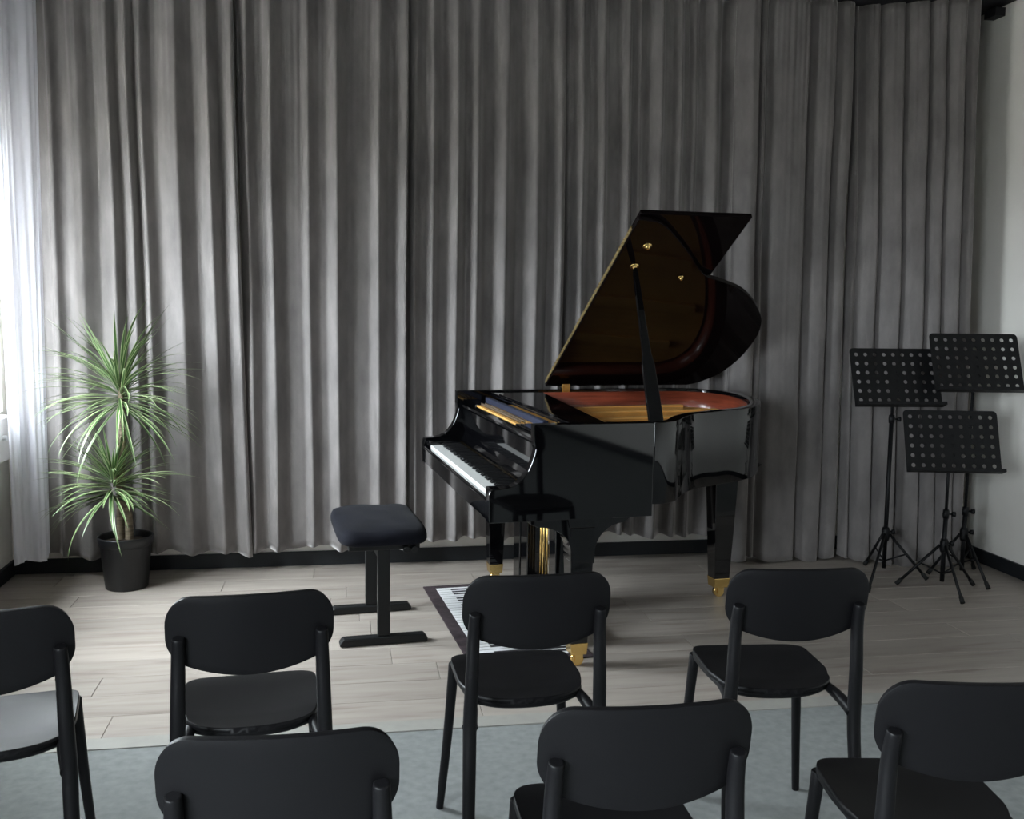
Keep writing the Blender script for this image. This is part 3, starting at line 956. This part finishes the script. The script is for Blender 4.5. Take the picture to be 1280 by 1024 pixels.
# ------------------------------------------------------------------ music stands
def desk_mesh():
    nx, nz, p = 9, 6, 0.0505
    mb = MB()
    Wd, Hd = nx * p, nz * p
    seg = 16
    r = 0.0105
    for i in range(nx):
        for j in range(nz):
            cx, cz = -Wd / 2 + (i + .5) * p, (j + .5) * p
            outer, inner = [], []
            for k in range(seg):
                th = 2 * pi * k / seg + pi / seg
                c, s = cos(th), sin(th)
                m_ = max(abs(c), abs(s))
                outer.append((cx + c / m_ * p / 2, 0.0, cz + s / m_ * p / 2))
                inner.append((cx + c * r, 0.0, cz + s * r))
            # square corners: snap the diagonal-most points
            fs = [(k, (k + 1) % seg, seg + (k + 1) % seg, seg + k) for k in range(seg)]
            mb.add(outer + inner, fs, False)
            for q in range(4):
                th = pi / 4 + q * pi / 2
                sx, sz = (1 if cos(th) > 0 else -1), (1 if sin(th) > 0 else -1)
                k0 = int((th - pi / seg) / (2 * pi / seg))
                mb.add([(cx + sx * p / 2, 0, cz + sz * p / 2), outer[k0], outer[(k0 + 1) % seg]], [(0, 1, 2)], False)
    b = 0.010
    rc = 0.022
    # rounded border strip
    def loop(gr):
        pts = []
        hx, z0, z1 = Wd / 2 + gr, -gr, Hd + gr
        rr = rc if gr > 0 else 0.001
        for (cx, cz, a0) in ((hx - rr, z1 - rr, 0), (-hx + rr, z1 - rr, 90)):
            for k in range(7):
                t = rad(a0 + 15 * k); pts.append((cx + rr * cos(t), 0, cz + rr * sin(t)))
        pts.append((-hx, 0, z0)); pts.append((hx, 0, z0))
        return pts
    A, B = loop(b), loop(0)
    n = len(A)
    mb.add(A + B, [(k, (k + 1) % n, n + (k + 1) % n, n + k) for k in range(n)], False)
    return mb, Wd + 2 * b, Hd


def make_stand(name, label, loc, hub_z, desk_z, tilt, yaw, legs, lower_top, foot_r=None, group='black music stands'):
    """legs: list of foot points relative to the pole (x, y)"""
    root = thing(name, label, 'music stand', loc, 0, group)
    MB().tube([(0, 0, 0.045), (0, 0, lower_top)], 0.0115, 12).build('lower_pole', STANDM, root)
    MB().tube([(0, 0, lower_top - .02), (0, 0, desk_z + 0.10)], 0.0080, 12).build('upper_pole', STANDM, root)
    MB().lathe([(0, -.035), (.018, -.035), (.021, -.02), (.021, .02), (.016, .035), (0, .035)], 16, (0, 0, hub_z)).build('hub', STANDM, root)
    MB().lathe([(0, -.022), (.015, -.022), (.017, 0), (.015, .022), (0, .022)], 16, (0, 0, lower_top)).build('collar', STANDM, root)
    for z in (hub_z + 0.012, lower_top):
        k = MB().tube([(0.010, 0, z), (0.030, -.004, z)], 0.005, 8)
        k.tube([(0.030, -.004, z), (0.046, -.006, z)], [0.012, 0.014], 10)
        k.build('knob', STANDM, root)
    for (fx, fy) in legs:
        d = Vector((fx, fy, 0)); r = d.length; d.normalize()
        top = d * 0.020 + Vector((0, 0, hub_z))
        end = d * r + Vector((0, 0, 0.014))
        lg = MB().tube([top, end], 0.0075, 10).build('leg', STANDM, root)
        dirv = (end - top).normalized()
        MB().tube([end - dirv * 0.035, end + dirv * 0.002], [0.0105, 0.012], 10).build('rubber_foot', RUBBER, lg)
        mid = top + (end - top) * 0.45
        MB().tube([mid, Vector((0, 0, max(0.06, hub_z * 0.36)))], 0.0045, 6).build('spreader', STANDM, root)
    mb, Wd, Hd = desk_mesh()
    ca, sa = cos(rad(tilt)), sin(rad(tilt))
    cy_, sy_ = cos(rad(yaw)), sin(rad(yaw))
    def tr(p):
        x, y, z = p[0], p[1], p[2]
        y, z = y * ca + z * sa, z * ca - y * sa
        y -= 0.02 + 0.5 * Hd * sa
        return (x * cy_ - y * sy_, x * sy_ + y * cy_, z + desk_z)
    mb.v = [tr(p) for p in mb.v]
    dk = mb.build('desk', STANDM, root, solid=0.0022)
    lp = MB().box(-Wd / 2, Wd / 2, -0.05, 0.001, -0.012, -0.009)
    lp.box(-Wd / 2, Wd / 2, -0.052, -0.049, -0.012, 0.004)
    lp.v = [tr(p) for p in lp.v]
    lp.build('ledge', STANDM, dk)
    br = MB().box(-.03, .03, 0.002, 0.02, 0.06, 0.22)
    br.v = [tr(p) for p in br.v]
    br.build('desk_bracket', STANDM, root)
    return root


make_stand('music_stand', 'black tripod music stand with perforated desk, the one nearest the piano', (2.030, 5.330, 0), 0.235, 0.945, 22, 4, [(-.200, -.334), (.195, -.10), (-.03, .20)], 0.86)
make_stand('music_stand', 'tallest black music stand, its perforated desk against the bare wall', (2.440, 5.300, 0), 0.245, 1.030, 22, 2, [(.036, -.235), (-.16, .05), (.145, .17)], 0.37)
make_stand('music_stand', 'lowest black music stand, standing in front of the other two', (2.240, 5.080, 0), 0.235, 0.638, 20, -2, [(-.215, .054), (-.011, -.27), (.19, .057)], 0.40)

# ------------------------------------------------------------------ potted dracaena
plant = thing('potted_plant', 'tall dracaena with two tufts of narrow variegated leaves in a black pot', 'plant', (-1.938, 4.953, 0), 0)
pot = MB().lathe([(0, 0.004), (0.098, 0.004), (0.100, 0.0), (0.103, 0.004), (0.122, 0.215), (0.128, 0.222), (0.131, 0.224), (0.135, 0.262), (0.134, 0.266), (0.128, 0.266), (0.126, 0.258), (0.118, 0.22), (0.112, 0.12), (0, 0.12)], 48).build('pot', POTM, plant)
sb = MB()
sb.lathe([(0.119, 0.232), (0.08, 0.240), (0.03, 0.244), (0.0, 0.245)], 24)
sb.build('soil', SOIL, plant)
MB().tube(smooth_poly([(-.030, .01, .21), (-.028, .01, .35), (-.016, .0, .50), (-.004, .0, .70), (.0, .0, .90), (-.004, .0, 1.06)], 4), [0.020 - 0.005 * i / 20 for i in range(21)], 12).build('cane', CANE, plant)
MB().tube(smooth_poly([(.012, .012, .21), (.014, .012, .32), (.004, .0, .45), (-.030, -.02, .56), (-.045, -.025, .62)], 4), [0.022 - 0.005 * i / 16 for i in range(17)], 12).build('cane', CANE, plant)


def leaf_mesh(L, width, e0, droop, seed):
    rnd = random.Random(seed)
    n = 12
    mb = MB(); uvs = []
    x, z = 0.012, 0.0
    el = rad(e0)
    rows = []
    side = rnd.uniform(-0.05, 0.05)
    for i in range(n + 1):
        t = i / n
        wv = width * (0.55 + 0.45 * min(1, t / 0.25)) * max(0.03, (1 - t ** 2.2)) ** 0.9
        y0 = side * t * t
        cr_ = 0.22 * wv
        rows.append([(x, y0 - wv / 2, z + cr_), (x, y0, z), (x, y0 + wv / 2, z + cr_)])
        x += cos(el) * L / n; z += sin(el) * L / n
        el -= rad(droop) / n * (0.5 + 1.2 * t)
    vs = [p for r in rows for p in r]
    fs = []
    for i in range(n):
        for k in range(2):
            a = i * 3 + k
            fs.append((a, a + 1, a + 4, a + 3))
    mb.add(vs, fs, True)
    me = mb.mesh('leaf', LEAF)
    ul = me.uv_layers.new(name='UVMap')
    for poly_ in me.polygons:
        for li, vi in zip(poly_.loop_indices, poly_.vertices):
            ul.data[li].uv = ((vi % 3) / 2, (vi // 3) / n)
    return me


def tuft(cx, cy, z0, z1, count, Lm, seed, hi, lo):
    rnd = random.Random(seed)
    variants = {}
    for i in range(count):
        t = i / (count - 1)
        e0 = lo + (hi - lo) * t ** 1.05 + rnd.uniform(-9, 9)
        ei = int(round(e0 / 11.0)) * 11
        key = (ei, rnd.randint(0, 2))
        if key not in variants:
            droop = rnd.uniform(10, 62) if ei < 50 else rnd.uniform(5, 55)
            variants[key] = leaf_mesh(Lm * rnd.uniform(0.80, 1.12), rnd.uniform(0.0145, 0.0205), ei, droop, seed * 100 + len(variants))
        o = bpy.data.objects.new('leaf', variants[key])
        COL.objects.link(o)
        o.parent = plant
        o.location = (cx + rnd.uniform(-.006, .006), cy + rnd.uniform(-.006, .006), z0 + (z1 - z0) * t)
        az = i * 2.39996 + rnd.uniform(-.25, .25)
        tipd = max(0.1, cos(rad(min(max(e0 - 15, -60), 85)))) * Lm
        rel = az - RW                                # leaves that would push through the curtain lean to the room side
        if sin(rel) * tipd > 0.10: az = RW + (pi if cos(rel) < 0 else 0) + (1 if cos(rel) < 0 else -1) * rnd.uniform(-0.10, 0.75)
        o.rotation_euler = (rnd.uniform(-.08, .08), rnd.uniform(-.1, .1), az)
        s = rnd.uniform(0.86, 1.08)
        o.scale = (s, s, s)


tuft(-0.004, 0.0, 0.91, 1.05, 124, 0.415, 5, 74, -26)
tuft(-0.045, -0.025, 0.465, 0.60, 116, 0.345, 9, 72, -20)
